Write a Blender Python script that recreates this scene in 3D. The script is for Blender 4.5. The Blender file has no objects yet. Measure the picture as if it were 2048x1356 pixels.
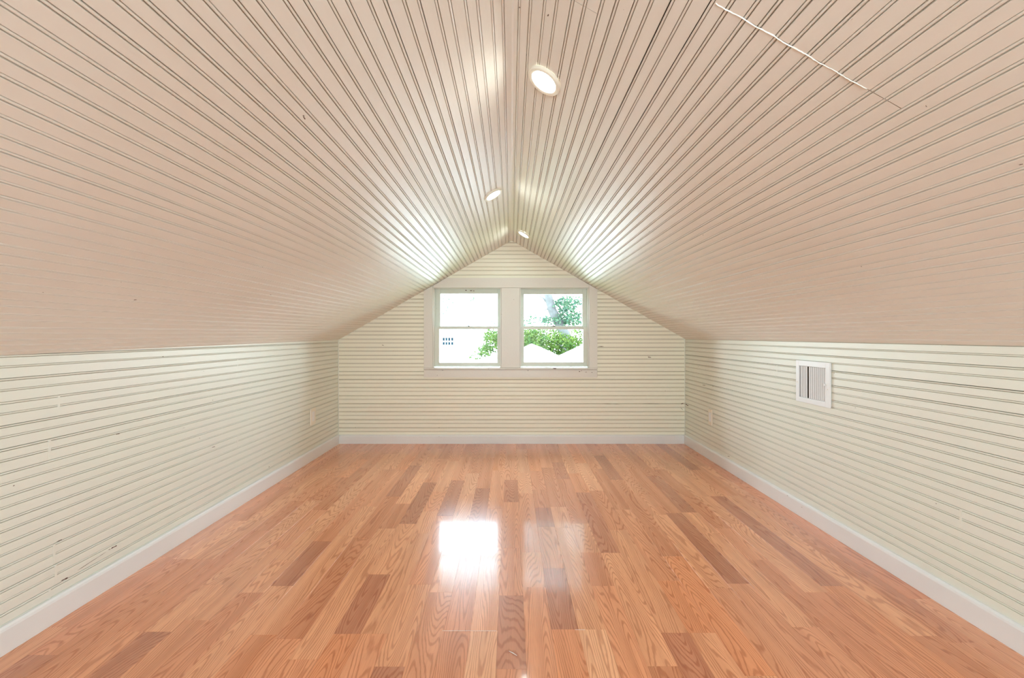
import bpy, bmesh, math, random
from mathutils import Vector, Matrix
R = random.Random(7)
C = bpy.context.scene.collection
sc = bpy.context.scene

# ------------------------------------------------------------------ camera, sky, sun, exposure
F = 800.0                      # focal length in pixels of the 2048 wide frame
U = 0.005                      # metres per pixel on the gable wall (4 m away)
EYE, YB = 1.08, 4.0
VX, VY = 1022.0, 671.0
cd = bpy.data.cameras.new('camera'); cam = bpy.data.objects.new('camera', cd); C.objects.link(cam)
cd.sensor_width = 36.0; cd.lens = F * 36.0 / 2048
cd.clip_start = 0.02; cd.clip_end = 300
cd.shift_x = (1024 - VX) / 2048; cd.shift_y = -(678 - VY) / 2048
cam.location = (0, 0, EYE); cam.rotation_euler = (math.radians(90), 0, 0)
sc.camera = cam

w = bpy.data.worlds.new('sky'); sc.world = w; w.use_nodes = True
nt = w.node_tree; nt.nodes.clear()
wo = nt.nodes.new('ShaderNodeOutputWorld'); bg = nt.nodes.new('ShaderNodeBackground')
tc = nt.nodes.new('ShaderNodeTexCoord'); sx = nt.nodes.new('ShaderNodeSeparateXYZ'); rp = nt.nodes.new('ShaderNodeValToRGB')
rp.color_ramp.elements[0].position = 0.0; rp.color_ramp.elements[0].color = (0.80, 0.94, 1.0, 1)
rp.color_ramp.elements[1].position = 0.6; rp.color_ramp.elements[1].color = (0.64, 0.83, 1.0, 1)
nt.links.new(tc.outputs['Generated'], sx.inputs[0]); nt.links.new(sx.outputs['Z'], rp.inputs[0])
nt.links.new(rp.outputs[0], bg.inputs[0]); nt.links.new(bg.outputs[0], wo.inputs[0])
SKY = 8.0
bg.inputs[1].default_value = SKY
sd = bpy.data.lights.new('sun', 'SUN'); sd.energy = 3.0; sd.angle = 0.1; sd.color = (1, .96, .88)
so = bpy.data.objects.new('sun', sd); C.objects.link(so); so.location = (8, 8, 12); so.rotation_euler = (0, math.radians(42), 0)
LAMP = 30.0
sc.view_settings.view_transform = 'Standard'; sc.view_settings.look = 'None'
sc.view_settings.gamma = 1; sc.view_settings.use_curve_mapping = False
sc.view_settings.exposure = 1.22
sc.cycles.max_bounces = 14; sc.cycles.diffuse_bounces = 8; sc.cycles.glossy_bounces = 4
sc.cycles.transparent_max_bounces = 12; sc.cycles.sample_clamp_indirect = 6.0
sc.cycles.caustics_reflective = False; sc.cycles.caustics_refractive = False

def portal(x, y, z, sx_, sz_, inward):      # sampling guide only, sits in a window opening
    l = bpy.data.lights.new('window_portal', 'AREA'); l.shape = 'RECTANGLE'; l.size = sx_; l.size_y = sz_
    l.cycles.is_portal = True
    o = bpy.data.objects.new('window_portal', l); C.objects.link(o); o.location = (x, y, z)
    o.rotation_euler = (math.radians(-90 if inward < 0 else 90), 0, 0)
    return o

# ------------------------------------------------------------------ helpers
def P(px, py, Y):
    return ((px - VX) / F * Y, EYE - (py - VY) / F * Y)

def tag(o, label=None, cat=None, group=None, kind=None):
    if label: o['label'] = label
    if cat: o['category'] = cat
    if group: o['group'] = group
    if kind: o['kind'] = kind
    return o

def empty(name, loc=(0, 0, 0)):
    o = bpy.data.objects.new(name, None); C.objects.link(o); o.location = loc; o.empty_display_size = .05
    return o

def link(name, me, mats, parent=None, loc=None):
    for m in (mats if isinstance(mats, (list, tuple)) else [mats]): me.materials.append(m)
    o = bpy.data.objects.new(name, me); C.objects.link(o)
    if loc is not None: o.location = loc
    if parent: o.parent = parent
    return o

def pyd(name, V, Fc, mats, parent=None, loc=None, mi=None, smooth=False):
    me = bpy.data.meshes.new(name); me.from_pydata([tuple(v) for v in V], [], Fc); 
    o = link(name, me, mats, parent, loc)
    if mi:
        for p, i in zip(me.polygons, mi): p.material_index = i
    if smooth:
        for p in me.polygons: p.use_smooth = True
    me.update()
    return o

class MB:
    def __init__(s): s.bm = bmesh.new()
    def box(s, x0, x1, y0, y1, z0, z1, bev=0.0, seg=1):
        t = bmesh.new()
        vs = [t.verts.new((x, y, z)) for x in (x0, x1) for y in (y0, y1) for z in (z0, z1)]
        for f in ((0,1,3,2),(4,6,7,5),(0,4,5,1),(2,3,7,6),(0,2,6,4),(1,5,7,3)): t.faces.new([vs[i] for i in f])
        bmesh.ops.recalc_face_normals(t, faces=t.faces)
        if bev: bmesh.ops.bevel(t, geom=t.edges[:], offset=bev, segments=seg, affect='EDGES', profile=.6)
        s.add(t); return s
    def add(s, t, mat=None):
        me = bpy.data.meshes.new('tmp'); t.to_mesh(me); t.free()
        if mat: me.transform(mat)
        s.bm.from_mesh(me); bpy.data.meshes.remove(me)
    def prism(s, pts, y0, y1):              # polygon in x,z extruded along y
        t = bmesh.new()
        a = [t.verts.new((x, y0, z)) for x, z in pts]; b = [t.verts.new((x, y1, z)) for x, z in pts]
        n = len(pts)
        t.faces.new(a); t.faces.new(b[::-1])
        for i in range(n): t.faces.new((a[i], b[i], b[(i+1) % n], a[(i+1) % n]))
        bmesh.ops.recalc_face_normals(t, faces=t.faces); s.add(t); return s
    def lathe(s, prof, n=40, mat=None, close=False):
        t = bmesh.new(); rings = []
        for r, z in prof:
            rings.append([t.verts.new((r*math.cos(2*math.pi*i/n), r*math.sin(2*math.pi*i/n), z)) for i in range(n)])
        for a, b in zip(rings, rings[1:]):
            for i in range(n): t.faces.new((a[i], a[(i+1) % n], b[(i+1) % n], b[i]))
        if close: t.faces.new(rings[-1])
        bmesh.ops.recalc_face_normals(t, faces=t.faces)
        s.add(t, mat); return s
    def tube(s, pts, rad, n=8):
        t = bmesh.new(); rings = []
        for i, p in enumerate(pts):
            p = Vector(p); d = (Vector(pts[min(i+1, len(pts)-1)]) - Vector(pts[max(i-1, 0)])).normalized()
            a = d.orthogonal().normalized(); b = d.cross(a)
            r = rad[i] if isinstance(rad, (list, tuple)) else rad
            rings.append([t.verts.new(p + (a*math.cos(2*math.pi*k/n) + b*math.sin(2*math.pi*k/n))*r) for k in range(n)])
        for i in range(len(rings)-1):
            # align rings to avoid twist
            A, B = rings[i], rings[i+1]
            best = min(range(n), key=lambda q: sum((A[k].co-B[(k+q) % n].co).length for k in range(n)))
            B[:] = [B[(k+best) % n] for k in range(n)]
            for k in range(n): t.faces.new((A[k], A[(k+1) % n], B[(k+1) % n], B[k]))
        t.faces.new(rings[0]); t.faces.new(rings[-1])
        bmesh.ops.recalc_face_normals(t, faces=t.faces); s.add(t); return s
    def build(s, name, mats, parent=None, loc=None, smooth=False):
        me = bpy.data.meshes.new(name)
        if loc is not None: bmesh.ops.translate(s.bm, verts=s.bm.verts, vec=-Vector(loc))
        s.bm.to_mesh(me); s.bm.free()
        if smooth:
            for p in me.polygons: p.use_smooth = True
        return link(name, me, mats, parent, loc)

# ------------------------------------------------------------------ materials
def mat(name):
    m = bpy.data.materials.new(name); m.use_nodes = True
    return m, m.node_tree, m.node_tree.nodes['Principled BSDF']

def rough_paint(name, col, col2, rough, bump=.25, chips=0.0, stretch=(1, 1, 1), spec=.5, coord='Object'):
    m, t, b = mat(name); N, L = t.nodes.new, t.links.new
    tc = N('ShaderNodeTexCoord'); mp = N('ShaderNodeMapping'); mp.inputs['Scale'].default_value = stretch
    L(tc.outputs[coord], mp.inputs[0])
    n1 = N('ShaderNodeTexNoise'); n1.inputs['Scale'].default_value = 2.2; n1.inputs['Detail'].default_value = 4
    L(tc.outputs[coord], n1.inputs[0])
    r1 = N('ShaderNodeValToRGB'); r1.color_ramp.elements[0].position = .38; r1.color_ramp.elements[1].position = .62
    r1.color_ramp.elements[0].color = (*col, 1); r1.color_ramp.elements[1].color = (*col2, 1)
    L(n1.outputs[0], r1.inputs[0])
    out = r1.outputs[0]
    if chips:
        n3 = N('ShaderNodeTexNoise'); n3.inputs['Scale'].default_value = 60; n3.inputs['Detail'].default_value = 1.5
        L(mp.outputs[0], n3.inputs[0])
        r3 = N('ShaderNodeValToRGB'); r3.color_ramp.elements[0].position = chips; r3.color_ramp.elements[1].position = chips + .012
        r3.color_ramp.elements[0].color = (0, 0, 0, 1); r3.color_ramp.elements[1].color = (1, 1, 1, 1)
        L(n3.outputs[0], r3.inputs[0])
        mx = N('ShaderNodeMix'); mx.data_type = 'RGBA'; mx.inputs['B'].default_value = (.16, .10, .07, 1)
        L(r3.outputs[0], mx.inputs['Factor']); L(out, mx.inputs['A']); out = mx.outputs['Result']
    L(out, b.inputs['Base Color'])
    n2 = N('ShaderNodeTexNoise'); n2.inputs['Scale'].default_value = 60; n2.inputs['Detail'].default_value = 3
    L(mp.outputs[0], n2.inputs[0])
    bp = N('ShaderNodeBump'); bp.inputs['Strength'].default_value = bump; bp.inputs['Distance'].default_value = .002
    L(n2.outputs[0], bp.inputs['Height']); L(bp.outputs[0], b.inputs['Normal'])
    b.inputs['Roughness'].default_value = rough; b.inputs['Specular IOR Level'].default_value = spec
    return m

M = {}
M['ceiling'] = rough_paint('ceiling_paint', (.79, .75, .685), (.805, .77, .71), .36, .22, .805, (1, .5, 1), .42)
M['wall'] = rough_paint('wall_paint', (.775, .80, .715), (.785, .795, .72), .38, .22, .79, (.5, .5, 1), .5)
M['wall_back'] = rough_paint('gable_wall_paint', (.87, .865, .74), (.88, .86, .73), .42, .2, .78, (.5, 1, 1), .5)
M['trim'] = rough_paint('trim_paint', (.74, .715, .66), (.755, .73, .675), .38, .3, .77, (1, 1, 1))
M['sash'] = rough_paint('sash_paint', (.66, .70, .63), (.70, .73, .66), .4, .25, .78)
M['base'] = rough_paint('baseboard_paint', (.77, .79, .79), (.80, .81, .81), .35, .15, .79, (.5, .25, 1))
M['white'] = rough_paint('white_enamel', (.82, .85, .87), (.83, .86, .88), .35, .03)
M['plate'] = rough_paint('painted_plate', (.83, .79, .68), (.84, .80, .70), .35, .05)
M['filler'] = rough_paint('filler_paint', (.785, .80, .72), (.79, .80, .72), .4, .3)
M['caulk'] = rough_paint('caulk', (.86, .83, .77), (.84, .81, .75), .35, .5)
M['dark'] = rough_paint('old_dark_boards', (.075, .06, .045), (.05, .04, .03), .9)
M['groove_tone'] = rough_paint('groove_dark', (.36, .30, .225), (.30, .25, .19), .9, .1)  # darker tone for groove bottoms, makes the board lines stand out
M['metal'] = rough_paint('tarnished_metal', (.07, .06, .05), (.12, .10, .08), .5)
M['chip'] = rough_paint('bare_wood_chip', (.13, .06, .035), (.10, .045, .03), .8)
M['housewhite'] = rough_paint('white_siding', (.85, .86, .86), (.82, .84, .84), .6)
M['roofwhite'] = rough_paint('pale_roof_sheet', (.80, .82, .84), (.77, .79, .80), .5)
M['roofedge'] = rough_paint('roof_edge', (.30, .30, .28), (.25, .25, .24), .6)
M['darkpane'] = rough_paint('dark_far_glass', (.012, .024, .034), (.014, .026, .036), .9, 0, 0, (1, 1, 1), .05)
M['bark'] = rough_paint('bark', (.085, .085, .085), (.055, .052, .05), .9, .8, 0, (1, 1, .3))
M['lawn'] = rough_paint('lawn', (.09, .15, .05), (.13, .18, .07), .95)

def leafmat(name, c1, c2):
    m, t, b = mat(name); N, L = t.nodes.new, t.links.new
    tcn = N('ShaderNodeTexCoord'); n = N('ShaderNodeTexNoise'); n.inputs['Scale'].default_value = 3.0
    L(tcn.outputs['Object'], n.inputs[0])
    r = N('ShaderNodeValToRGB'); r.color_ramp.elements[0].position = .4; r.color_ramp.elements[1].position = .6
    r.color_ramp.elements[0].color = (*c1, 1); r.color_ramp.elements[1].color = (*c2, 1); L(n.outputs[0], r.inputs[0])
    L(r.outputs[0], b.inputs['Base Color']); b.inputs['Roughness'].default_value = .8; b.inputs['Specular IOR Level'].default_value = .12
    tr = N('ShaderNodeBsdfTranslucent'); L(r.outputs[0], tr.inputs[0])
    mx = N('ShaderNodeMixShader'); mx.inputs[0].default_value = .35
    L(b.outputs[0], mx.inputs[1]); L(tr.outputs[0], mx.inputs[2]); L(mx.outputs[0], t.nodes['Material Output'].inputs[0])
    return m
M['leaf'] = leafmat('green_leaves', (.034, .072, .016), (.085, .12, .024))
M['leaf2'] = leafmat('blue_green_leaves', (.042, .088, .06), (.075, .125, .07))

def glassmat():
    m, t, b = mat('window_glass'); N, L = t.nodes.new, t.links.new; t.nodes.remove(b)
    tr = N('ShaderNodeBsdfTransparent'); tr.inputs[0].default_value = (.97, .985, .98, 1)
    g = N('ShaderNodeBsdfGlossy'); g.inputs['Roughness'].default_value = .02
    fr = N('ShaderNodeFresnel'); fr.inputs[0].default_value = 1.12
    mx = N('ShaderNodeMixShader'); L(fr.outputs[0], mx.inputs[0]); L(tr.outputs[0], mx.inputs[1]); L(g.outputs[0], mx.inputs[2])
    L(mx.outputs[0], t.nodes['Material Output'].inputs[0]); return m
M['glass'] = glassmat()

def lampmat():
    m, t, b = mat('lit_diffuser'); b.inputs['Base Color'].default_value = (.9, .9, .9, 1)
    b.inputs['Emission Color'].default_value = (.92, 1.0, .95, 1); b.inputs['Emission Strength'].default_value = LAMP
    return m
M['lamp'] = lampmat()

def plankmat():
    m, t, b = mat('oak_laminate'); N, L = t.nodes.new, t.links.new
    tcn = N('ShaderNodeTexCoord'); oi = N('ShaderNodeObjectInfo')
    mul = N('ShaderNodeMath'); mul.operation = 'MULTIPLY'; mul.inputs[1].default_value = 97.0; L(oi.outputs['Random'], mul.inputs[0])
    def noise(scale, detail, rough=.5, dist=0):
        mp = N('ShaderNodeMapping'); mp.inputs['Scale'].default_value = scale; L(tcn.outputs['Object'], mp.inputs[0])
        n = N('ShaderNodeTexNoise'); n.noise_dimensions = '4D'; n.inputs['Scale'].default_value = 1
        n.inputs['Detail'].default_value = detail; n.inputs['Roughness'].default_value = rough; n.inputs['Distortion'].default_value = dist
        L(mp.outputs[0], n.inputs['Vector']); L(mul.outputs[0], n.inputs['W']); return n.outputs[0]
    def math_(op, a, bb):
        n = N('ShaderNodeMath'); n.operation = op
        for i, v in enumerate((a, bb)):
            if v is None: continue
            if isinstance(v, (int, float)): n.inputs[i].default_value = v
            else: L(v, n.inputs[i])
        return n.outputs[0]
    fig = noise((8.5, .85, 1), 1.2, .35)
    wob = noise((70, 14, 1), 2, .5)
    ph = math_('ADD', math_('MULTIPLY', fig, 330.0), math_('MULTIPLY', wob, 5.0))
    s = math_('SINE', ph, None)
    r = N('ShaderNodeValToRGB'); r.color_ramp.elements[0].position = .55; r.color_ramp.elements[1].position = .95
    L(math_('ADD', math_('MULTIPLY', s, .5), .5), r.inputs[0])
    pores = noise((420, 14, 1), 2, .6)
    r2 = N('ShaderNodeValToRGB'); r2.color_ramp.elements[0].position = .50; r2.color_ramp.elements[1].position = .68
    L(pores, r2.inputs[0])
    soft = noise((22, 1.1, 1), 2, .5)
    lines = math_('MULTIPLY', r.outputs[0], .62)
    lines = math_('ADD', lines, math_('MULTIPLY', r2.outputs[0], .30))
    base = N('ShaderNodeMix'); base.data_type = 'RGBA'; base.blend_type = 'MULTIPLY'
    rr = N('ShaderNodeValToRGB'); rr.color_ramp.elements[0].position = .35; rr.color_ramp.elements[1].position = .65
    rr.color_ramp.elements[0].color = (.86, .80, .76, 1); rr.color_ramp.elements[1].color = (1.05, 1.05, 1.05, 1); L(soft, rr.inputs[0])
    base.inputs['Factor'].default_value = 1; L(oi.outputs['Color'], base.inputs['A']); L(rr.outputs[0], base.inputs['B'])
    dk = N('ShaderNodeMix'); dk.data_type = 'RGBA'; dk.blend_type = 'MULTIPLY'; dk.inputs['B'].default_value = (.60, .44, .36, 1)
    L(lines, dk.inputs['Factor']); L(base.outputs['Result'], dk.inputs['A'])
    L(dk.outputs['Result'], b.inputs['Base Color'])
    b.inputs['Roughness'].default_value = .25; b.inputs['Specular IOR Level'].default_value = .55
    b.inputs['Coat Weight'].default_value = .55; b.inputs['Coat Roughness'].default_value = .085; b.inputs['Coat IOR'].default_value = 1.5
    bp = N('ShaderNodeBump'); bp.inputs['Strength'].default_value = .12; bp.inputs['Distance'].default_value = .0006
    L(lines, bp.inputs['Height']); L(bp.outputs[0], b.inputs['Normal'])
    mp = N('ShaderNodeMapping'); mp.inputs['Scale'].default_value = (9, 9, 1); L(tcn.outputs['Object'], mp.inputs[0])
    n = N('ShaderNodeTexNoise'); n.inputs['Scale'].default_value = 1.0; L(mp.outputs[0], n.inputs[0])
    bp2 = N('ShaderNodeBump'); bp2.inputs['Strength'].default_value = .10; bp2.inputs['Distance'].default_value = .004
    L(n.outputs[0], bp2.inputs['Height']); L(bp2.outputs[0], b.inputs['Coat Normal'])
    return m
M['plank'] = plankmat()

# ------------------------------------------------------------------ room numbers
XL, XR = -345.5*U, 348*U
RX, RZ = 1*U, EYE + 190*U
YR = -2.0                                   # wall behind the camera
def eave(side, y):
    if side > 0: return EYE - 7*U
    return EYE - 9*U - (YB - y)*.0083
def slope(side, s, n, y):                   # s metres down the slope, n metres into the room
    ex = XR if side > 0 else XL; ez = eave(side, y)
    dx, dz = ex - RX, ez - RZ; L = math.hypot(dx, dz); L0 = math.hypot(ex-RX, eave(side, YB)-RZ)
    dx /= L; dz /= L; s = s*L/L0
    return (RX + dx*s + (-side)*abs(dz)*n, y, RZ + dz*s - abs(dx)*n)
SL = {s: math.hypot((XR if s > 0 else XL)-RX, eave(s, YB)-RZ) for s in (1, -1)}
def roof_x(z, side):                        # x of the slope at height z on the gable
    ex = XR if side > 0 else XL
    t = (RZ - z)/(RZ - eave(side, YB))
    return RX + (ex-RX)*min(max(t, 0), 1)

# ------------------------------------------------------------------ structure: shells behind the boards
def shell(name, quads, th, m):
    o = pyd(name, *quads, m); tag(o, kind='structure'); return o

def slab(name, pts, ext, m):               # pts planar quad, ext outward vector
    e = Vector(ext); V = [Vector(p) for p in pts] + [Vector(p)+e for p in pts]
    n = len(pts); Fc = [tuple(range(n)), tuple(range(2*n-1, n-1, -1))] + [(i, i+n, (i+1) % n + n, (i+1) % n) for i in range(n)]
    o = pyd(name, V, Fc, m); tag(o, kind='structure'); return o

BK = -.012                                  # shells sit this far behind the board faces
floor = slab('floor', [(XL-.06, YR-.1, -.012), (XR+.06, YR-.1, -.012), (XR+.06, YB+.16, -.012), (XL-.06, YB+.16, -.012)], (0, 0, -.1), M['dark'])
wall_left = slab('wall_left', [(XL+BK, YR-.1, -.012), (XL+BK, YB+.16, -.012), (XL+BK, YB+.16, eave(-1, YB)+.02), (XL+BK, YR-.1, eave(-1, YR)+.02)], (-.1, 0, 0), M['dark'])
wall_right = slab('wall_right', [(XR-BK, YR-.1, -.012), (XR-BK, YB+.16, -.012), (XR-BK, YB+.16, eave(1, YB)+.02), (XR-BK, YR-.1, eave(1, YR)+.02)], (.1, 0, 0), M['dark'])
V, Fc = [], []
for side in (-1, 1):
    q = [slope(side, s, n, y) for y in (YR-.1, YB+.16) for s, n in ((-.0, BK), (SL[side]+.12, BK), (SL[side]+.12, BK-.12), (-.0, BK-.12))]
    o_ = len(V); V += q
    Fc += [tuple(o_+i for i in f) for f in ((0,1,5,4), (1,2,6,5), (2,3,7,6), (3,0,4,7), (0,3,2,1), (4,5,6,7))]
ceiling = pyd('ceiling', V, Fc, M['dark']); tag(ceiling, kind='structure')

# gable wall shell with the double window opening
OX0, OX1 = P(860, 0, YB)[0], P(1184, 0, YB)[0]
OZ0, OZ1 = P(0, 739, YB)[1], P(0, 571, YB)[1]
def gable_shell(name, y0, y1, ox0, ox1, oz0, oz1, m):
    mb = MB()
    xl, xr = XL-.06, XR+.06
    mb.prism([(xl, -.012), (xr, -.012), (xr, oz0), (xl, oz0)], y0, y1)
    def rx(z, s): return RX + ((XR if s > 0 else XL)-RX)*(RZ+.04-z)/(RZ-eave(s, YB))
    zt = min(oz1, 10)
    def side_poly(s, ox):
        ex = xl if s < 0 else xr
        zb = oz0; ze = eave(s, YB)
        if oz1 > ze: return [(ox, zb), (ex, zb), (ex, ze), (rx(oz1, s), oz1), (ox, oz1)]
        return [(ox, zb), (ex, zb), (ex, oz1), (ox, oz1)]
    mb.prism(side_poly(-1, ox0), y0, y1); mb.prism(side_poly(1, ox1), y0, y1)
    if oz1 > eave(1, YB): mb.prism([(rx(oz1, -1), oz1), (rx(oz1, 1), oz1), (RX, RZ+.04)], y0, y1)
    else: mb.prism([(xl, oz1), (xr, oz1), (xr, eave(1, YB)+.02), (RX, RZ+.04), (xl, eave(-1, YB)+.02)], y0, y1)
    return mb.build(name, m)
wall_back = tag(gable_shell('wall_back', YB+.012, YB+.15, OX0, OX1, OZ0, OZ1, M['dark']), kind='structure')
wall_front = tag(gable_shell('wall_front', YR-.1, YR, -1.0, 1.0, .45, 1.50, M['wall']), kind='structure')

# ------------------------------------------------------------------ beaded boards
def bead_profile(a0, a1, n0=0.0, bead=True, flip=False, gw=.0024):
    """outline of one beaded board between the joints a0 and a1: edge bead, middle bead"""
    g = R.choice([.0006, .0008, .0010, .0014]); W = a1 - a0; d = .0052; b = .0068
    v = gw*R.uniform(.65, 1.1)
    p = [(g, -.0115), (g, -.0024), (g+.0010, -.0006), (g+.0026, 0), (b-.0010, -.0006), (b, -.0020), (b, -d), (b+v, -d), (b+v+.0002, -.0005), (b+v+.0008, 0)]
    if bead and W > .05:
        c = W/2; v = gw*R.uniform(.6, 1.0); e = .0028
        p += [(c-e-v-.0007, 0), (c-e-v-.0001, -.0005), (c-e-v, -d), (c-e, -d), (c-e+.0001, -.0018), (c-.0016, -.0004), (c, 0), (c+.0016, -.0004), (c+e-.0001, -.0018), (c+e, -d), (c+e+v, -d), (c+e+v+.0001, -.0005), (c+e+v+.0007, 0)]
    p += [(W-g-.0008, 0), (W-g, -.0012), (W-g, -.0115)]
    if flip: p = [(W-x, n) for x, n in p][::-1]
    return [(a0+x, n+n0) for x, n in p]

def board(parent, prof, f, u0, u1, m, name='board'):
    V = []; 
    for a, n in prof:
        V.append(f(a, n, u0(a) if callable(u0) else u0)); V.append(f(a, n, u1(a) if callable(u1) else u1))
    k = len(prof); nz = max(n for a, n in prof)
    Fc = [(2*i, 2*i+1, 2*i+3, 2*i+2) for i in range(k-1)]
    Fc.append(tuple(2*i for i in range(k))); Fc.append(tuple(2*i+1 for i in range(k))[::-1])
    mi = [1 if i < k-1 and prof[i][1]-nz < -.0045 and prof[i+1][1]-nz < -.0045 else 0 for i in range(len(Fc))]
    return pyd(name, V, Fc, [m, M['groove_tone']], parent, mi=mi)

# ceiling: boards run the length of the room
PW = 13.5*U/.8696
JY = .85
for side in (-1, 1):
    first = (4.8 if side < 0 else 3.0)*U/.8696
    k = 0; a = first
    while a < SL[side] - .004:
        b = min(a + PW, SL[side] + .004)
        prof = bead_profile(a, b, R.uniform(-.0006, .0004))
        f = lambda a_, n_, u_, side=side: slope(side, a_, n_, u_)
        X = (a*.8696/U)
        if side > 0 and 86 < X < 152:
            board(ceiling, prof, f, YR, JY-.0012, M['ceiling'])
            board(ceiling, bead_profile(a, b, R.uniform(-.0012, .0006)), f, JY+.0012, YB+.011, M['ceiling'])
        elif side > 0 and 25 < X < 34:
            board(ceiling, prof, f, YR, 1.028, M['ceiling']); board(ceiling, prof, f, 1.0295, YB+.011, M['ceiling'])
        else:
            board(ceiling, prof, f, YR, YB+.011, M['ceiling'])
        a = b; k += 1
# plain ridge board
V = []
for y in (YR, YB+.011):
    for side, s, n in ((-1, 4.8*U/.8696-.0008, -.008), (-1, 4.8*U/.8696-.0008, .0), (-1, .004, .0005), (1, .004, .0005), (1, 3.0*U/.8696-.0008, .0), (1, 3.0*U/.8696-.0008, -.008)):
        V.append(slope(side, s, n, y))
pyd('ridge_board', V, [(i, i+1, i+7, i+6) for i in range(5)] + [(0,5,4,3,2,1), (6,7,8,9,10,11)], M['ceiling'], ceiling)
# caulked seam where the boards butt on the right slope
V, Fc = [], []
s0, s1 = 86*U/.8696, 150*U/.8696
K = 60
for i in range(K+1):
    s = s0 + (s1-s0)*i/K; y = JY + .0008*math.sin(i*.5) + R.uniform(-.0006, .0006); wd = R.uniform(.0004, .0012)*(1.8 if i in (21, 22, 23, 31, 32, 38) else 1)*(1 if i < 40 else .45)
    for dy, n in ((-wd, -.0005), (0, .0016), (wd, -.0005)): V.append(slope(1, s, n, y+dy))
for i in range(K):
    for j in (0, 1): Fc.append((3*i+j, 3*i+j+1, 3*i+j+4, 3*i+j+3))
pyd('seam_filler', V, Fc, M['caulk'], ceiling)

# knee walls
def knee(side, wall, top, splits, top_z):
    X = XL if side < 0 else XR
    f = lambda a_, n_, u_: (X - side*n_, u_, a_)
    n = -1
    while True:
        z1 = EYE - (top + 16*n)*U; z0 = z1 - 16*U
        if z1 < .05: break
        z0 = max(z0, .001)
        prof = bead_profile(z0, min(z1, top_z), R.uniform(-.0007, .0005), bead=(z1 <= top_z+.01 and z1-z0 > .06), flip=True, gw=.0017)
        ys = [YR] + sorted(splits.get(n, [])) + [YB+.011]
        for a, b in zip(ys, ys[1:]):
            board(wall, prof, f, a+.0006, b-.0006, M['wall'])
        for y in splits.get(n, []):
            mb = MB(); wy = .006
            mb.box(*sorted((X - side*(-.004), X - side*.0003)), y-wy, y+wy*.4, z0+.002, z1-.002, .0003)
            mb.build('joint_filler', M['filler'], wall)
        n += 1
knee(-1, wall_left, 13.5, {1: [2.53], 2: [1.53], 4: [1.50], 7: [2.53], 9: [1.515], 10: [1.52], 11: [1.50]}, EYE-.02)
knee(1, wall_right, 22, {7: [1.55], 1: [2.62], 0: [.95]}, EYE-.015)

# gable wall boards around the window
fB = lambda a_, n_, u_: (u_, YB - n_, a_)
WX0, WX1 = P(858, 0, YB)[0], P(1186, 0, YB)[0]
n = -13
while True:
    z1 = EYE - (23+16.1*n)*U; z0 = z1 - 16.1*U
    n += 1
    if z0 > RZ - .01: continue
    if z1 < .03: break
    z0 = max(z0, .001); z1 = min(z1, RZ-.004)
    prof = bead_profile(z0, z1, R.uniform(-.0006, .0004), bead=(z1-z0 > .06), flip=True, gw=.0022)
    l = lambda a_: roof_x(a_, -1) - .003 if a_ > eave(-1, YB) else XL-.008
    r = lambda a_: roof_x(a_, 1) + .003 if a_ > eave(1, YB) else XR+.008
    if z1 > OZ0 and z0 < OZ1:
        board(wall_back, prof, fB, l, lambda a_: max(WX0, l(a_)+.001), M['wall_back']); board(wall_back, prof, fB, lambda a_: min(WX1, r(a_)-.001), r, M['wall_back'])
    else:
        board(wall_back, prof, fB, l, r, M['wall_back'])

# ------------------------------------------------------------------ baseboards and corner beads
def baseboard(name, f, u0, u1, m, h=.093):
    prof = [(0, 0), (0, .015), (h-.014, .015), (h-.006, .0125), (h, .006), (h, 0)]
    V = [f(a, n, u) for a, n in prof for u in (u0, u1)]
    k = len(prof)
    o = pyd(name, V, [(2*i, 2*i+1, 2*i+3, 2*i+2) for i in range(k-1)] + [tuple(2*i for i in range(k)), tuple(2*i+1 for i in range(k))[::-1]], m)
    return tag(o, kind='structure')
baseboard('baseboard_left', lambda a, n, u: (XL+n+.001, u, a+.0005), YR, YB-.016, M['base'])
baseboard('baseboard_right', lambda a, n, u: (XR-n-.001, u, a+.0005), YR, YB-.016, M['base'])
baseboard('baseboard_back', lambda a, n, u: (u, YB-n-.001, a+.0005), XL, XR, M['base'], .088)
tn = [0]
def trim(mb, m=None, loc=None):
    tn[0] += 1
    return tag(mb.build('trim_%d' % tn[0], m or M['trim'], None, loc), kind='structure')
trim(MB().tube([(XL+.0035, YB-.0035, .09), (XL+.0035, YB-.0035, eave(-1, YB)-.004)], .0035), M['filler'])
trim(MB().tube([(XR-.0035, YB-.0035, .09), (XR-.0035, YB-.0035, eave(1, YB)-.004)], .003), M['filler'])

# gouges and splits in the old boards
def gouge(parent, f, a, b, wpx, n=7):
    A, B = Vector(f(*a)), Vector(f(*b)); d = B-A; up = Vector((0, 0, 1)); V = []
    for i in range(n+1):
        p = A + d*i/n; wv = wpx*abs(p.y)/F*.5*R.uniform(.4, 1.1)*(.25 if i in (0, n) else 1)
        V += [p - up*wv, p + up*wv]
    pyd('gouge', V, [(2*i, 2*i+2, 2*i+3, 2*i+1) for i in range(n)], M['chip'], parent)
def on_left(px, py):
    Z = F*(XL+.0009)/(px-VX); return (XL+.0009, Z, EYE-(py-VY)/F*Z)
def on_right(px, py):
    Z = F*(XR-.0009)/(px-VX); return (XR-.0009, Z, EYE-(py-VY)/F*Z)
def on_slope(px, py):
    side = 1 if px > 1023 else -1; k = ((VY-py) + (197/347 if side > 0 else 199/346.5)*abs(px-1023))/190
    Z = YB/k*.9985; return ((px-VX)/F*Z, Z, EYE-(py-VY)/F*Z)
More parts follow.
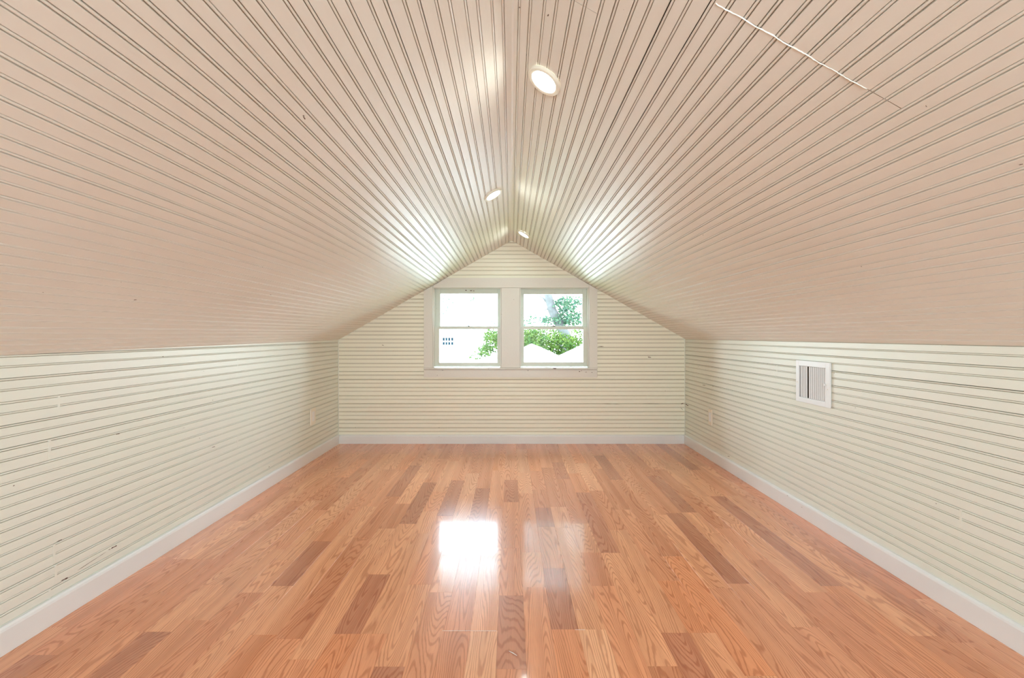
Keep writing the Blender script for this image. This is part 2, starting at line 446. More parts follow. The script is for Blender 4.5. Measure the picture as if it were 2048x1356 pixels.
for a, b, w_ in (((222, 1097), (234, 1091), 2.2), ((217, 1100), (221, 1098), 1.6), ((122, 1162), (136, 1155), 2.4), ((155, 1141), (212, 1104), .9), ((232, 869), (240, 867), 1.6), ((430, 893), (424, 895), 1.2), ((113, 1084), (124, 1079), 1.8)):
    gouge(wall_left, on_left, a, b, w_)
for a, b, w_ in (((1405, 770), (1411, 771), 1.4), ((1371, 808), (1377, 812), 2.0), ((1455, 912), (1459, 913), 1)):
    gouge(wall_right, on_right, a, b, w_)
for a, b, w_ in (((664, 66), (668, 71), 1.6), ((670, 74), (677, 82), 2.2), ((632, 40), (637, 46), 1.4), ((704, 138), (707, 143), 1.2), ((783, 265), (786, 268), 1.2), ((2037, 330), (2046, 328), 2), ((1851, 211), (1854, 214), 2)):
    gouge(ceiling, on_slope, a, b, w_)
fb = lambda px, py: (*P(px, py, YB-.0009)[:1], YB-.0009, P(px, py, YB-.0009)[1])
for a, b, w_ in (((1296, 714), (1302, 715), 2), ((1196, 693), (1208, 693), 1.2), ((1205, 807), (1240, 809), .45), ((1285, 807), (1320, 808), .45), ((1362, 808), (1367, 806), 1.5), ((1361, 815), (1366, 820), 1.0), ((764, 690), (768, 691), 1.3)):
    gouge(wall_back, fb, a, b, w_, 5)

# ------------------------------------------------------------------ window casing
YC = YB - .018
def rect(px0, px1, py0, py1, Y):
    x0, z1 = P(px0, py0, Y); x1, z0 = P(px1, py1, Y); return x0, x1, z0, z1
sl = lambda px, d=0: (481 + (1023-px)*199/345 if px < 1023 else 481 + (px-1023)*197/347) + d
def poly(pts, Y): return [P(x, y, Y) for x, y in pts]
# header, its ends cut to the roof slope
hx0, hx1 = 1023-(555.8-481)*345/199, 1023+(555.8-481)*347/197
trim(MB().prism(poly([(hx0, 555.8), (hx1, 555.8), (1178, sl(1178)), (1178, 575.4), (865.9, 575.4), (865.9, sl(865.9))], YC), YC, YB-.001))
trim(MB().prism(poly([(847.6, sl(847.6)), (865.4, sl(865.4)), (865.4, 735.8), (847.6, 735.8)], YC), YC, YB-.001))
trim(MB().prism(poly([(1178.4, sl(1178.4)), (1194.8, sl(1194.8)), (1194.8, 735.8), (1178.4, 735.8)], YC), YC, YB-.001))
trim(MB().prism(poly([(1017, 484.5), (1029, 484.5), (1023, 480.6)], YB), YB-.0015, YB+.02), M['wall_back'])
x0, x1, z0, z1 = rect(1002.6, 1039.4, 575.8, 735.6, YC)
trim(MB().box(x0, x1, YC, YB+.012, z0, z1, .0015))
x0, x1, z0, z1 = rect(846.8, 1195.6, 736.0, 739.0, YC-.010)
stool = trim(MB().box(x0, x1, YC-.010, YB+.03, z0, z1, .003, 2))
x0, x1, z0, z1 = rect(847.6, 1194.8, 739.4, 755.0, YC)
apron = trim(MB().box(x0, x1, YC, YB-.001, z0, z1, .002))

def chip(parent, px, py, wpx, hpx, Y):
    x, z = P(px, py, Y); K = 9; V = [(x, Y, z)]
    for i in range(K):
        a = 2*math.pi*i/K; q = R.uniform(.55, 1.1)
        V.append((x + math.cos(a)*wpx/F*Y/2*q, Y, z + math.sin(a)*hpx/F*Y/2*q))
    pyd('paint_chip', V, [(0, i+1, (i+1) % K+1) for i in range(K)], M['chip'], parent)
for c in ((1109, 737.2, 8, 1.8),): chip(stool, *c, YC-.0106)
for c in ((1159, 743, 4.5, 2.0), (1163, 741.8, 3, 1), (1172, 744.4, 5, .9), (1184, 745, 4, 1), (885, 741, 4, .9), (874.5, 750.4, 1.2, 1.2), (1056, 741.5, 3, 1)): chip(apron, *c, YC-.0006)

# ------------------------------------------------------------------ the two sash windows
def frame_mb(x0, x1, z0, z1, gx0, gx1, gz0, gz1, y0, y1, bev=.002):
    mb = MB()
    mb.box(x0, gx0, y0, y1, z0, z1, bev); mb.box(gx1, x1, y0, y1, z0, z1, bev)
    mb.box(gx0-.001, gx1+.001, y0, y1, z0, gz0, bev); mb.box(gx0-.001, gx1+.001, y0, y1, gz1, z1, bev)
    # glazing bead around the pane
    w_ = .006; ym = y0+.006
    return mb
YL0, YU0 = YB+.022, YB+.060
def sash_window(idx, ox, sx, ug, lg):
    e = empty('window_%d' % idx, (P((ox[0]+ox[1])/2, 0, YB)[0], YB+.05, EYE-.3)); tag(e, kind='structure')
    bpy.context.view_layer.update()
    def kid(mb, name, m, parent):
        o = mb.build(name, m); o.parent = parent; o.matrix_parent_inverse = parent.matrix_world.inverted() if parent is e else Matrix.Identity(4); return o
    X0, X1, Z0, Z1 = rect(ox[0], ox[1], 575.4, 735.8, YB)
    j = MB()
    j.box(X0-.030, X0, YB+.001, YB+.14, Z0, Z1, .001); j.box(X1, X1+.030, YB+.001, YB+.14, Z0, Z1, .001)
    j.box(X0-.030, X1+.030, YB+.0015, YB+.1405, Z1, Z1+.028, .001); j.box(X0-.030, X1+.030, YB+.031, YB+.1405, Z0-.03, Z0+.004, .001)
    kid(j, 'jamb', M['sash'], e)
    # inside stops
    st = MB(); a = .013
    st.box(X0+.0004, X0+a, YB+.002, YL0-.002, Z0+.001, Z1-.001, .002); st.box(X1-a, X1-.0004, YB+.002, YL0-.002, Z0+.001, Z1-.001, .002)
    st.box(X0+a, X1-a, YB+.002, YL0-.002, Z1-.008, Z1-.001, .002)
    kid(st, 'stop', M['trim'], e)
    # parting beads in front of the upper sash
    pb = MB(); zc = P(0, 655, YL0)[1]
    pb.box(X0+.0004, X0+.012, YL0+.033, YU0-.0015, zc+.01, Z1-.001, .0015); pb.box(X1-.012, X1-.0004, YL0+.033, YU0-.0015, zc+.01, Z1-.001, .0015)
    kid(pb, 'parting_bead', M['sash'], e)
    # upper sash (behind)
    gx0, gx1, gz0, gz1 = rect(ug[0], ug[1], ug[2], ug[3], YU0)
    fx0, fx1 = X0+.002, X1-.002
    us = kid(frame_mb(fx0, fx1, gz0-.028, Z1-.002, gx0, gx1, gz0, gz1, YU0, YU0+.032), 'upper_sash', M['sash'], e)
    kid(MB().box(gx0-.002, gx1+.002, YU0+.014, YU0+.017, gz0-.002, gz1+.002), 'pane', M['glass'], us)
    # lower sash (in front)
    gx0, gx1, gz0, gz1 = rect(lg[0], lg[1], lg[2], lg[3], YL0)
    zt = P(0, 653.2, YL0)[1]; zb = P(0, 733.2, YL0)[1]
    ls = kid(frame_mb(fx0, fx1, zb, zt, gx0, gx1, gz0, gz1, YL0, YL0+.032), 'lower_sash', M['sash'], e)
    kid(MB().box(gx0-.002, gx1+.002, YL0+.014, YL0+.017, gz0-.002, gz1+.002), 'pane', M['glass'], ls)
    cx = P((sx[0]+sx[1])/2, 0, YL0)[0]
    lk = MB(); lk.box(cx-.022, cx+.022, YL0+.004, YL0+.024, zt+.0005, zt+.004, .001)
    lk.lathe([(.008, 0), (.008, .007), (.004, .009)], 12, Matrix.Translation((cx+.006, YL0+.014, zt+.003)), True)
    lk.tube([(cx+.006, YL0+.010, zt+.009), (cx-.014, YL0+.004, zt+.013), (cx-.022, YL0+.002, zt+.017)], [.003, .0026, .0035], 8)
    kid(lk, 'sash_lock', M['metal'], ls)
    for s in (fx0+.006, fx1-.006):
        kid(MB().box(s-.004, s+.004, YL0-.0016, YL0+.002, zt-.006, zt-.001, .0008), 'sash_pin', M['metal'], ls)
    if idx == 1:
        for c in ((932, 580.6, 3, 1.5), (942, 581.2, 4, 1.4), (947.5, 581.8, 3, 1.2)):
            x, z = P(c[0], c[1], YU0-.0005)
            mb = MB(); mb.box(x-c[2]/F*YB/2, x+c[2]/F*YB/2, YU0-.0008, YU0+.001, z-c[3]/F*YB/2, z+c[3]/F*YB/2, .0004)
            kid(mb, 'paint_chip', M['chip'], us)
    return e
sash_window(1, (865.7, 1002.6), (871.4, 1000.5), (880.7, 995.0, 587.2, 652.4), (878.4, 994.5, 658.2, 725.3))
sash_window(2, (1039.4, 1178.0), (1040.7, 1173.5), (1048.2, 1164.8, 588.2, 651.6), (1048.2, 1166.5, 658.6, 724.5))
# mullion core between the windows
x0, x1, z0, z1 = rect(1002.6, 1039.4, 573, 738, YB)
trim(MB().box(x0+.031, x1-.031, YB+.014, YB+.14, z0, z1), M['trim'])
for a, b in ((865.7, 1002.6), (1039.4, 1178)):
    x0, x1, z0, z1 = rect(a, b, 576, 735, YB+.14); portal((x0+x1)/2, YB+.15, (z0+z1)/2, x1-x0+.1, z1-z0+.1, -1)

# unseen window, added behind the camera to bring daylight to the near end
e3 = tag(empty('window_3', (0, YR-.05, 1.0)), kind='structure')
fr = MB()
fr.box(-.998, -.95, YR-.09, YR-.01, .452, 1.498, .002); fr.box(.95, .998, YR-.09, YR-.01, .452, 1.498, .002)
fr.box(-.95, .95, YR-.09, YR-.01, .452, .50, .002); fr.box(-.95, .95, YR-.09, YR-.01, 1.45, 1.498, .002); fr.box(-.025, .025, YR-.085, YR-.015, .50, 1.45, .002)
o = fr.build('sash', M['sash'], e3, (0, YR-.05, 1.0)); o.location = (0, 0, 0)
for s in (-1, 1):
    o = MB().box(min(s*.026, s*.95), max(s*.026, s*.95), YR-.052, YR-.048, .50, 1.45).build('pane', M['glass'], e3, (0, YR-.05, 1.0)); o.location = (0, 0, 0)
portal(0, YR-.1, .975, 2.0, 1.05, 1)

# ------------------------------------------------------------------ floor of narrow oak strips
def Zf(y): return F*EYE/(y-VY)
def strip_of(px, py):
    xp = (px-VX)*216/(py-VY); return math.floor((xp+9.8)/19.8)
cuts = {}
tones = []
def reg(ox, oy, sc_, pts):
    for cx, cy in pts:
        px, py = ox+cx/sc_, oy+cy/sc_; cuts.setdefault(strip_of(px, py), []).append(Zf(py))
def ton(ox, oy, sc_, pts):
    for cx, cy, t in pts:
        px, py = ox+cx/sc_, oy+cy/sc_; tones.append((strip_of(px, py), Zf(py), t))
reg(660, 880, 5.65, [(420,315),(400,478),(430,605),(200,1080),(960,288),(700,640),(810,720),(1010,1055),(660,1000),(1260,212),(1400,455),(1530,612),(1700,545),(1180,805),(1170,590),(1760,205),(1860,775),(1995,450),(1230,98),(1760,90)])
ton(660, 880, 5.65, [(300,450,'d'),(430,400,'l'),(300,700,'d'),(330,950,'l'),(900,400,'D'),(650,900,'d'),(900,600,'l'),(1050,350,'l'),(1080,950,'l'),(1130,600,'D'),(1300,350,'l'),(1400,550,'D'),(1560,520,'l'),(1690,700,'D'),(1230,160,'d'),(1150,180,'l'),(1740,250,'d'),(1990,600,'D'),(640,1100,'l'),(560,500,'m'),(850,800,'d')])
reg(1020, 880, 5.389, [(100,100),(515,240),(580,420),(390,298),(925,310),(1165,430),(300,535),(150,575),(345,730),(525,720),(560,945),(780,565),(930,545),(1420,585),(815,900),(1150,970),(1230,750),(1535,935),(1590,308),(1610,315),(1930,610),(1330,315),(380,935),(220,1210),(1780,1250),(250,95)])
ton(1020, 880, 5.389, [(540,330,'D'),(380,420,'d'),(150,480,'l'),(300,620,'d'),(380,800,'D'),(540,830,'l'),(780,650,'D'),(960,640,'d'),(930,400,'d'),(1130,350,'D'),(700,350,'l'),(1430,700,'d'),(1150,880,'D'),(1560,1000,'d'),(1540,860,'l'),(1590,270,'l'),(1600,400,'D'),(250,1240,'l'),(160,900,'m'),(1380,900,'m'),(1180,660,'l'),(1250,980,'l'),(1900,270,'D')])
reg(500, 1100, 3.938, [(290,80),(260,283),(70,333),(900,72),(1015,192),(750,660),(960,660),(1490,333),(1570,43),(1620,640),(1830,635),(1075,918),(110,668)])
ton(500, 1100, 3.938, [(190,180,'l'),(330,200,'D'),(450,250,'l'),(900,400,'D'),(1000,500,'l'),(1500,200,'l'),(1470,500,'m'),(1650,500,'d'),(1840,500,'l'),(1830,800,'L'),(1600,800,'d'),(1990,800,'D'),(1080,960,'D'),(1100,780,'l'),(640,850,'r'),(720,400,'l'),(550,700,'l'),(150,600,'l'),(500,430,'d'),(850,850,'m'),(250,850,'m')])
reg(1020, 1100, 3.938, [(190,292),(350,142),(450,625),(670,625),(750,283),(670,20),(1300,243),(1320,50),(1830,265),(1700,300),(1350,652),(1530,652),(1980,990)])
ton(1020, 1100, 3.938, [(190,180,'l'),(370,400,'D'),(350,70,'m'),(200,700,'m'),(600,400,'l'),(480,800,'r'),(700,800,'L'),(730,170,'d'),(760,400,'m'),(1350,150,'r'),(1320,350,'r'),(1450,800,'D'),(1650,800,'l'),(1750,200,'D'),(1000,650,'l'),(1150,400,'d'),(950,800,'d'),(1600,200,'l'),(1700,500,'r'),(900,330,'l'),(1900,430,'m')])
reg(0, 1050, 3.657, [(1390,250),(1550,250),(1230,490),(1600,440),(1850,495),(980,780),(1160,780),(330,950),(480,748)])
ton(0, 1050, 3.657, [(1300,340,'d'),(1400,350,'l'),(950,870,'D'),(1050,900,'l'),(300,1010,'D'),(1200,600,'d'),(600,650,'m'),(1750,650,'d'),(1300,900,'m'),(1700,800,'l'),(200,950,'l'),(700,950,'m')])
reg(1480, 1050, 3.606, [(330,75),(690,440),(590,485),(1230,800),(200,250)])
ton(1480, 1050, 3.606, [(500,300,'D'),(250,60,'l'),(700,620,'d'),(1250,900,'r'),(400,420,'l'),(250,450,'l'),(150,700,'r'),(1000,470,'d'),(650,370,'l'),(900,650,'m'),(1100,600,'l')])
reg(300, 880, 4.876, [(1000,885),(1640,890),(1920,935),(1780,280)])
ton(300, 880, 4.876, [(1150,720,'l'),(1000,980,'d'),(1700,780,'l'),(1500,600,'d'),(1300,900,'l'),(1450,450,'l')])
reg(1330, 880, 4.763, [(700,410),(360,540),(250,690),(430,885),(580,845),(1160,910),(620,530)])
ton(1330, 880, 4.763, [(550,350,'l'),(300,480,'l'),(270,640,'d'),(400,800,'l'),(480,720,'D'),(1050,800,'l'),(650,620,'D'),(780,650,'l'),(180,230,'D')])
TC = {'L': (.90, .475, .265), 'l': (.86, .415, .22), 'm': (.81, .36, .185), 'r': (.82, .34, .16), 'd': (.73, .305, .152), 'D': (.59, .24, .128)}
YF = 1.12                                    # nearer than this the strips leave the picture
off, pit = -9.8*U, 19.8*U
faces = []
pair_tilt = {}
def strip_box(mb, x0, x1, y0, y1, dz=0):
    pass
for k in range(-18, 18):
    x0, x1 = max(off+pit*k, XL-.003), min(off+pit*(k+1), XR+.003)
    if x1-x0 < .01: continue
    cs = sorted(c for c in cuts.get(k, []) if YF+.05 < c < YB-.04)
    cl = []
    for c in cs:
        if not cl or c-cl[-1] > .06: cl.append(c)
    full = []; prev = R.uniform(.45, 1.0)      # first cut nearer than the picture's edge
    for c in cl + [YB+.01]:
        while c - prev > .95:
            prev += R.uniform(.35, .72)
            if c - prev < .2: break
            full.append(prev)
        if c < YB: full.append(c)
        prev = c
    full = [YF-.35 if not full or full[0] > YF+.1 else full[0]-.5] + full + [YB+.011]
    for a, b in zip(full, full[1:]):
        if b - a < .03 or b < YF-.1: continue
        t = next((tt for kk, z, tt in tones if kk == k and a < z < b), None)
        if t is None: t = R.choice('llmmmmrdd')
        c = TC[t]; q = R.uniform(.95, 1.05); c = tuple(v*q for v in c)
        g = .00012; h = .009; bv = .00025
        hx, hy = (x1-x0)/2-g, (b-a)/2-g
        V = [(-hx, -hy, -h), (hx, -hy, -h), (hx, hy, -h), (-hx, hy, -h), (-hx, -hy, -bv), (hx, -hy, -bv), (hx, hy, -bv), (-hx, hy, -bv),
             (-hx+bv, -hy+bv, 0), (hx-bv, -hy+bv, 0), (hx-bv, hy-bv, 0), (-hx+bv, hy-bv, 0)]
        Fc = [(0,3,2,1)] + [(i, (i+1) % 4, 4+(i+1) % 4, 4+i) for i in range(4)] + [(4+i, 4+(i+1) % 4, 8+(i+1) % 4, 8+i) for i in range(4)] + [(8,9,10,11)]
        o = pyd('plank', V, Fc, M['plank'], floor, ((x0+x1)/2, (a+b)/2, 0)); o.color = (*c, 1)
        pk = (k+1)//2
        if (pk, round(a)) not in pair_tilt: pair_tilt[(pk, round(a))] = (R.gauss(0, .0018), R.gauss(0, .0010))
        tx, ty = pair_tilt[(pk, round(a))]
        o.rotation_euler = (ty*.5, tx*.9, 0)
# strips under and behind the camera, outside the picture: one piece
mb = MB()
for k in range(-18, 18):
    x0, x1 = max(off+pit*k, XL-.003), min(off+pit*(k+1), XR+.003)
    if x1-x0 < .01: continue
    mb.box(x0+.0003, x1-.0003, YR, .62, -.009, -.0004)
o = mb.build('strip_flooring', M['plank'], floor); o.color = (.6, .27, .135, 1); o['kind'] = 'stuff'
# pale lifted edge of laminate at two end joints
for (pa, pb, py) in ((885, 993, 1262), (1150, 1170, 1259.5)):
    Z = Zf(py); xa, xb = (pa-VX)/F*Z, (pb-VX)/F*Z
    V = []; K = 14
    for i in range(K+1):
        x = xa+(xb-xa)*i/K; wv = R.uniform(.0001, .0007)
        V += [(x, Z-wv, .0003), (x, Z, .0010), (x, Z+wv, .0003)]
    pyd('chipped_joint', V, [(3*i+j, 3*i+j+1, 3*i+j+4, 3*i+j+3) for i in range(K) for j in (0, 1)], M['caulk'], floor)

Za, Zb = Zf(1303), Zf(1312)
sp = MB().tube([((1018-VX)/F*Za, Za, .0016), ((1026-VX)/F*Za, (Za+Zb)/2, .0022), ((1034-VX)/F*Zb, Zb, .0014)], [.0006, .0012, .0007], 6)
tag(sp.build('wood_splinter', M['caulk'], None, ((1026-VX)/F*Za, (Za+Zb)/2, 0)), 'tiny pale wood splinter lying on the dark floor strip nearest the viewer', 'splinter')

# ------------------------------------------------------------------ recessed lights on the slopes
def downlight(side, dpx, y, label):
    s = dpx*U/.8696
    p = Vector(slope(side, s, .0, y)); q = Vector(slope(side, s, 1, y)); nrm = (q-p).normalized()
    e = empty('ceiling_light', p); e.rotation_mode = 'QUATERNION'; e.rotation_quaternion = nrm.to_track_quat('Z', 'Y')
    tag(e, label, 'ceiling light', 'round lights along the ridge')
    MB().lathe([(.0618, .0003), (.0618, .0085), (.0605, .0105), (.0575, .0115), (.0480, .0100), (.0460, .0085), (.0455, .0005)], 56).build('trim_ring', M['plate'], e, smooth=False)
    MB().lathe([(.0453, .0006), (.0453, .0014), (.030, .0018), (.0005, .0020)], 48, None, True).build('lens', M['lamp'], e)
    return e
downlight(1, 22.6, YB/2.885, 'large round ceiling light on the right slope, nearest and biggest of the three')
downlight(-1, 23.8, YB/1.603, 'round ceiling light on the left slope, alone on its side of the ridge')
downlight(1, 21.7, YB/1.143, 'small far round ceiling light on the right slope, just above the gable peak')

# ------------------------------------------------------------------ wall register
def vent():
    y0, y1, z0, z1 = 2.170, 2.429, .684, .932
    gy0, gy1, gz0, gz1 = 2.200, 2.401, .714, .8994
    X = XR - .001
    root = empty('air_register', (X, (y0+y1)/2, (z0+z1)/2)); L = root.location.copy()
    tag(root, 'white metal air register with upright blades on the right wall', 'air register')
    def k(mb, n, m): o = mb.build(n, m, root, L); o.location = (0, 0, 0); return o
    fm = MB(); a, b = X-.010, X
    fm.box(a, b, y0, gy0, z0, z1, .003, 2); fm.box(a, b, gy1, y1, z0, z1, .003, 2)
    fm.box(a, b, gy0-.002, gy1+.002, z0, gz0, .003, 2); fm.box(a, b, gy0-.002, gy1+.002, gz1, z1, .003, 2)
    k(fm, 'frame', M['white'])
    k(MB().box(X-.0012, X-.0002, gy0, gy1, gz0, gz1), 'duct_opening', M['dark'])
    ys = [gy0+.007+i*.0142 for i in range(9)] + [gy0+.007+9*.0142+.010+i*.0142 for i in range(4)]
    for y in ys:
        t = bmesh.new(); 
        mb = MB(); mb.box(-.0005, .0005, -.0043, .0043, gz0+.001, gz1-.001)
        bmesh.ops.rotate(mb.bm, verts=mb.bm.verts, cent=(0, 0, 0), matrix=Matrix.Rotation(math.radians(17), 3, 'Z'))
        bmesh.ops.translate(mb.bm, verts=mb.bm.verts, vec=(X-.0058, y, 0))
        k(mb, 'blade', M['white'])
    lv = MB(); zc = .806; lv.box(a-.004, a+.001, gy0-.006, gy0+.006, zc-.004, zc+.004, .001); lv.box(a-.010, a-.003, gy0-.003, gy0+.001, zc-.003, zc+.009, .001)
    k(lv, 'damper_lever', M['white'])
    for yy, zz in ((y0+.014, .784), (y1-.013, .80)):
        k(MB().lathe([(.0035, 0), (.003, .0015)], 10, Matrix.Translation((a, yy, zz)) @ Matrix.Rotation(math.radians(-90), 4, 'Y'), True), 'screw', M['plate'])
vent()

# ------------------------------------------------------------------ outlets
def outlet(side, y0, y1, z0, z1, th, label):
    X = XL+.0008 if side < 0 else XR-.0008
    root = empty('wall_outlet', (X, (y0+y1)/2, (z0+z1)/2)); L = root.location.copy()
    tag(root, label, 'wall outlet')
    def bx(mb, d0, d1, a, b, c, d, bev):
        u, v = sorted((X-side*d0, X-side*d1)); mb.box(u, v, a, b, c, d, bev, 2)
    def k(mb, n, m): o = mb.build(n, m, root, L); o.location = (0, 0, 0); return o
    mb = MB(); bx(mb, 0, th, y0, y1, z0, z1, .002); k(mb, 'cover_plate', M['plate'])
    cy = (y0+y1)/2; h = z1-z0
    mb = MB(); bx(mb, th-.001, th+.0022, cy-.017, cy+.017, z0+h*.22, z1-h*.22, .001); k(mb, 'receptacle', M['white'])
    for zz in (z0+h*.11, z1-h*.11):
        mb = MB(); mb.lathe([(.0033, 0), (.0028, .001)], 10, Matrix.Translation((X-side*th, cy, zz)) @ Matrix.Rotation(math.radians(-90*side), 4, 'Y'), True); k(mb, 'screw', M['plate'])
outlet(-1, 3.435, 3.518, .306, .450, .0095, 'cream outlet cover on the left knee wall near the gable corner')
outlet(1, 3.451, 3.513, .302, .440, .0075, 'cream outlet cover on the right knee wall, below and beyond the air register')

# ------------------------------------------------------------------ outside
GZ = -3.3
gr = MB().box(-60, 60, YB+.4, 90, GZ-.2, GZ).build('ground', M['lawn']); tag(gr, kind='structure')

def far_house():
    Y = 24.0
    x0, zt = P(800, 655, Y); x1 = P(962, 0, Y)[0]
    root = empty('neighbour_house', ((x0+x1)/2, Y+3, GZ)); L = root.location.copy()
    tag(root, 'white sided house across the yard with one small dark paned window', 'house')
    def k(mb, n, m, par=None): 
        o = mb.build(n, m, root if par is None else par, L if par is None else L); o.location = (0, 0, 0); return o
    mb = MB(); n = 0; z = GZ
    mb.box(x0, x1, Y, Y+6, GZ, zt)
    k(mb, 'wall', M['housewhite'])
    sb = MB(); z = GZ+.05
    while z < zt-.1:
        sb.box(x0, x1, Y-.02, Y-.001, z, z+.165); z += .18
    o = k(sb, 'siding', M['housewhite'])
    t = bmesh.new()
    rf = MB(); ym, zr = Y+3, zt+.8
    rb = bmesh.new()
    pts = [(x0-.3, Y-.35, zt-.1), (x1+.3, Y-.35, zt-.1), (x1+.3, ym, zr), (x0-.3, ym, zr), (x1+.3, Y+6.35, zt-.1), (x0-.3, Y+6.35, zt-.1)]
    vs = [rb.verts.new(p) for p in pts] + [rb.verts.new((p[0], p[1], p[2]-.12)) for p in pts]
    for f in ((0,1,2,3), (3,2,4,5), (6,9,8,7), (9,11,10,8), (0,6,7,1), (5,4,10,11), (0,3,9,6), (3,5,11,9), (1,7,8,2), (2,8,10,4)): rb.faces.new([vs[i] for i in f])
    rf.add(rb); k(rf, 'roof', M['roofwhite'])
    wx0, wx1, wz0, wz1 = rect(884.5, 907, 675.5, 690, Y-.05)
    w_ = MB(); b = .05
    w_.box(wx0-b, wx1+b, Y-.07, Y-.021, wz1, wz1+b); w_.box(wx0-b, wx1+b, Y-.07, Y-.021, wz0-b, wz0); w_.box(wx0-b, wx0, Y-.07, Y-.021, wz0, wz1); w_.box(wx1, wx1+b, Y-.07, Y-.021, wz0, wz1)
    cw = (wx1-wx0)/4
    for i in (1, 2, 3): w_.box(wx0+cw*i-.02, wx0+cw*i+.02, Y-.06, Y-.0215, wz0, wz1)
    zm = (wz0+wz1)/2; w_.box(wx0, wx1, Y-.061, Y-.0212, zm-.035, zm+.035)
    wf = k(w_, 'window', M['housewhite'])
    for i in range(4):
        for a, b2 in ((wz0, zm-.035), (zm+.035, wz1)):
            k(MB().box(wx0+cw*i+.02, wx0+cw*(i+1)-.02, Y-.035, Y-.0215, a, b2), 'pane', M['darkpane'], wf)
far_house()

def gable_shed(name, Y, ax, ay, slope_, half, label, depth=4.5):
    x, z = P(ax, ay, Y)
    root = empty(name, (x, Y+depth/2, GZ)); L = root.location.copy(); tag(root, label, 'outbuilding')
    def k(mb, n, m): o = mb.build(n, m, root, L); o.location = (0, 0, 0); return o
    h = half-.3
    k(MB().prism([(x-h, GZ), (x+h, GZ), (x+h, z-slope_*h-.05), (x, z-.05), (x-h, z-slope_*h-.05)], Y, Y+depth), 'wall', M['housewhite'])
    for s in (-1, 1):
        k(MB().prism([(x, z), (x+s*half, z-slope_*half), (x+s*half, z-slope_*half-.07), (x, z-.07)], Y-.03, Y+depth+.1), 'roof_sheet', M['roofwhite'])
gable_shed('garage', 11.0, 1080, 694, .46, 3.2, 'white gabled garage low in the right window, nearest building outside')
gable_shed('shed', 17.0, 1254, 663.5, .46, 4.5, 'white gabled shed whose roof rises at the right edge of the right window', 3.0)

def leaves(name, blobs, m, parent, L, size, seed):
    rr = random.Random(seed); V = []; Fc = []
    for (cx, cy, cz, rx, ry, rz, n) in blobs:
        for _ in range(n):
            while True:
                a, b, c = rr.uniform(-1, 1), rr.uniform(-1, 1), rr.uniform(-1, 1)
                q = a*a+b*b+c*c
                if q < 1: break
            p = Vector((cx+a*rx, cy+b*ry, cz+c*rz)) - L
            d = Vector((rr.gauss(0, 1), rr.gauss(0, 1), rr.gauss(-.3, .7))).normalized(); u = d.orthogonal().normalized()
            u.rotate(Matrix.Rotation(rr.uniform(0, 6.28), 3, d)); s = size*rr.uniform(.6, 1.3)
            i = len(V); V += [p, p+d*s*.5+u*s*.28, p+d*s, p+d*s*.5-u*s*.28]; Fc.append((i, i+1, i+2, i+3))
    o = pyd(name, V, Fc, m, parent); o['kind'] = 'stuff'; return o

def tree(name, base, trunk, rads, blobs, m, label, size, seed, limbs=()):
    root = empty(name, base); L = Vector(base); tag(root, label, 'tree')
    mb = MB(); mb.tube(trunk, rads, 10)
    o = mb.build('trunk', M['bark'], root, L, smooth=True); o.location = (0, 0, 0)
    for pts, rd in limbs:
        o = MB().tube(pts, rd, 8).build('limb', M['bark'], root, L, smooth=True); o.location = (0, 0, 0)
    leaves('foliage', blobs, m, root, L, size, seed)

def B(px, py, Y, rpx, rpy, ry, n):
    x, z = P(px, py, Y); return (x, Y, z, rpx/F*Y, ry, rpy/F*Y, n)
# low spreading tree behind the garage, filling the lower panes
Y = 22.2
tree('garden_tree', (1.9, Y, GZ), [(1.9, Y, GZ), (1.8, Y, -.8), (1.3, Y, .3)], [.22, .17, .08],
     [B(1060, 688, Y, 46, 27, 1.6, 2600), B(1095, 684, Y, 40, 29, 1.6, 2200), B(1130, 692, Y, 30, 26, 1.4, 1300), B(1152, 690, Y+1, 22, 22, 1.4, 800), B(1015, 686, Y, 26, 26, 1.4, 1600), B(1056, 686, Y, 18, 20, 1.2, 1200), B(985, 682, Y, 20, 20, 1.2, 620),
      B(972, 700, Y, 16, 12, 1.2, 420), B(986, 672, Y, 18, 13, 1, 420), B(955, 712, Y, 16, 8, 1, 90), B(1135, 712, Y-1, 14, 12, 1, 500), B(1155, 664, Y, 14, 7, 1, 160), B(1062, 664, Y, 18, 8, 1, 400)],
     M['leaf'], 'low bushy green tree behind the garage, filling the lower panes of both windows', .145, 3,
     [([(P(1136, 722, Y)[0], Y-.8, P(1136, 722, Y)[1]), (P(1128, 700, Y)[0], Y-.8, P(1128, 700, Y)[1]), (P(1110, 684, Y)[0], Y-.6, P(1110, 684, Y)[1])], [.10, .07, .04])])
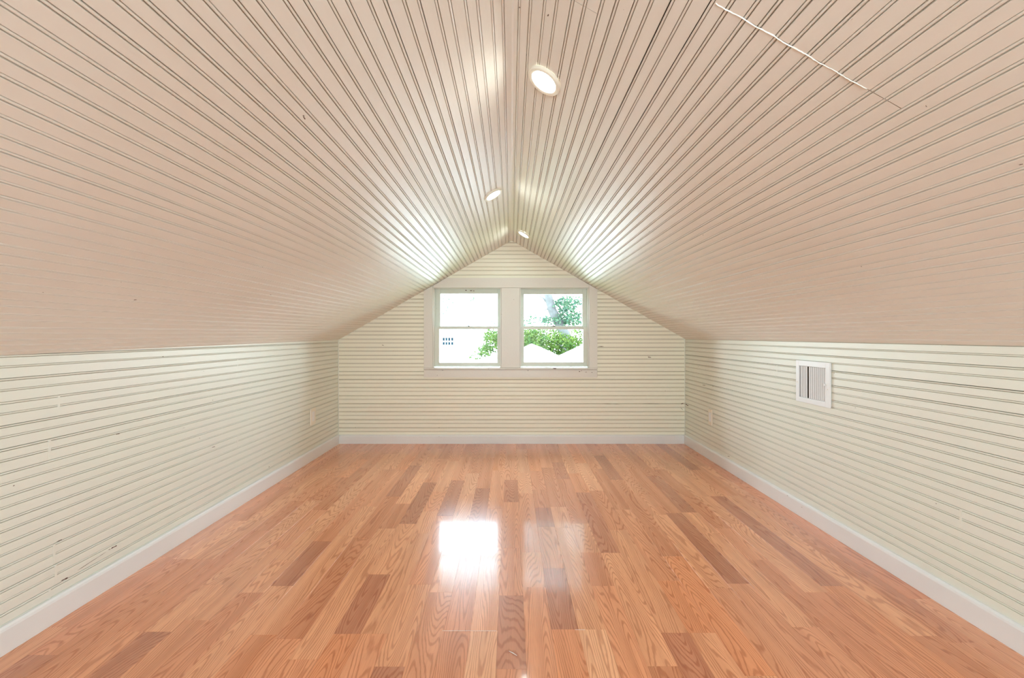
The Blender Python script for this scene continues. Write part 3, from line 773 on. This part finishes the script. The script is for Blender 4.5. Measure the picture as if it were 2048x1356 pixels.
# tall tree with a leaning grey trunk, its crown high above the right window
Y = 28.5
q = lambda px, py, dy=0: (P(px, py, Y)[0], Y+dy, P(px, py, Y)[1])
tree('tall_tree', (q(1150, 760)[0], Y, GZ), [(q(1150, 760)[0], Y, GZ), q(1140, 690), q(1120, 650), q(1104, 620), q(1096, 590), q(1100, 540), q(1115, 470), q(1125, 400)],
     [.55, .42, .36, .32, .30, .27, .22, .1],
     [B(1132, 608, Y, 26, 16, 1.5, 520), B(1140, 636, Y, 30, 16, 1.5, 700), B(1108, 640, Y, 18, 10, 1, 200), B(1060, 640, Y+3, 22, 14, 1, 130), B(1160, 600, Y, 12, 12, 1, 60), B(1092, 640, Y+1, 10, 8, 1, 90),
      (4.6, Y-1, 11.5, 3.4, 3.2, 3.0, 5200), (1.9, Y-1, 12.9, 1.9, 2, 2.2, 2600), (6.6, Y-.5, 15.5, 3.4, 3, 3.2, 4500), (2.8, Y-1, 16.4, 2.6, 2.8, 3.2, 4500), (6.4, Y, 7.4, 2.6, 2.2, 2.2, 1400), (-2.8, Y-1, 17.6, 4.0, 2.4, 3.1, 6500)],
     M['leaf2'], 'tall tree with a leaning grey trunk behind the right window', .225, 5,
     [([q(1098, 610), q(1086, 596), q(1072, 590)], [.10, .06, .03]), ([q(1104, 625), q(1094, 618), q(1086, 622)], [.08, .05, .03])])
# thin twigs of a distant tree in the left upper pane
Y = 38.0
q = lambda px, py, dy=0: (P(px, py, Y)[0], Y+dy, P(px, py, Y)[1])
tree('distant_tree', (q(870, 700)[0], Y, GZ), [(q(850, 700)[0], Y, GZ), q(852, 640), q(860, 560), q(866, 470)], [.3, .25, .18, .08],
     [B(898, 602, Y, 20, 14, 1.5, 50), B(945, 599, Y, 8, 6, 1, 26), B(888, 618, Y, 12, 14, 1, 30), B(992, 647, Y, 8, 5, 1, 16), B(862, 560, Y, 34, 40, 3, 500)],
     M['leaf2'], 'sparse distant tree with a few leaves showing in the upper left panes', .22, 9,
     [([q(860, 575), q(885, 596), q(905, 606)], [.05, .03, .012])])
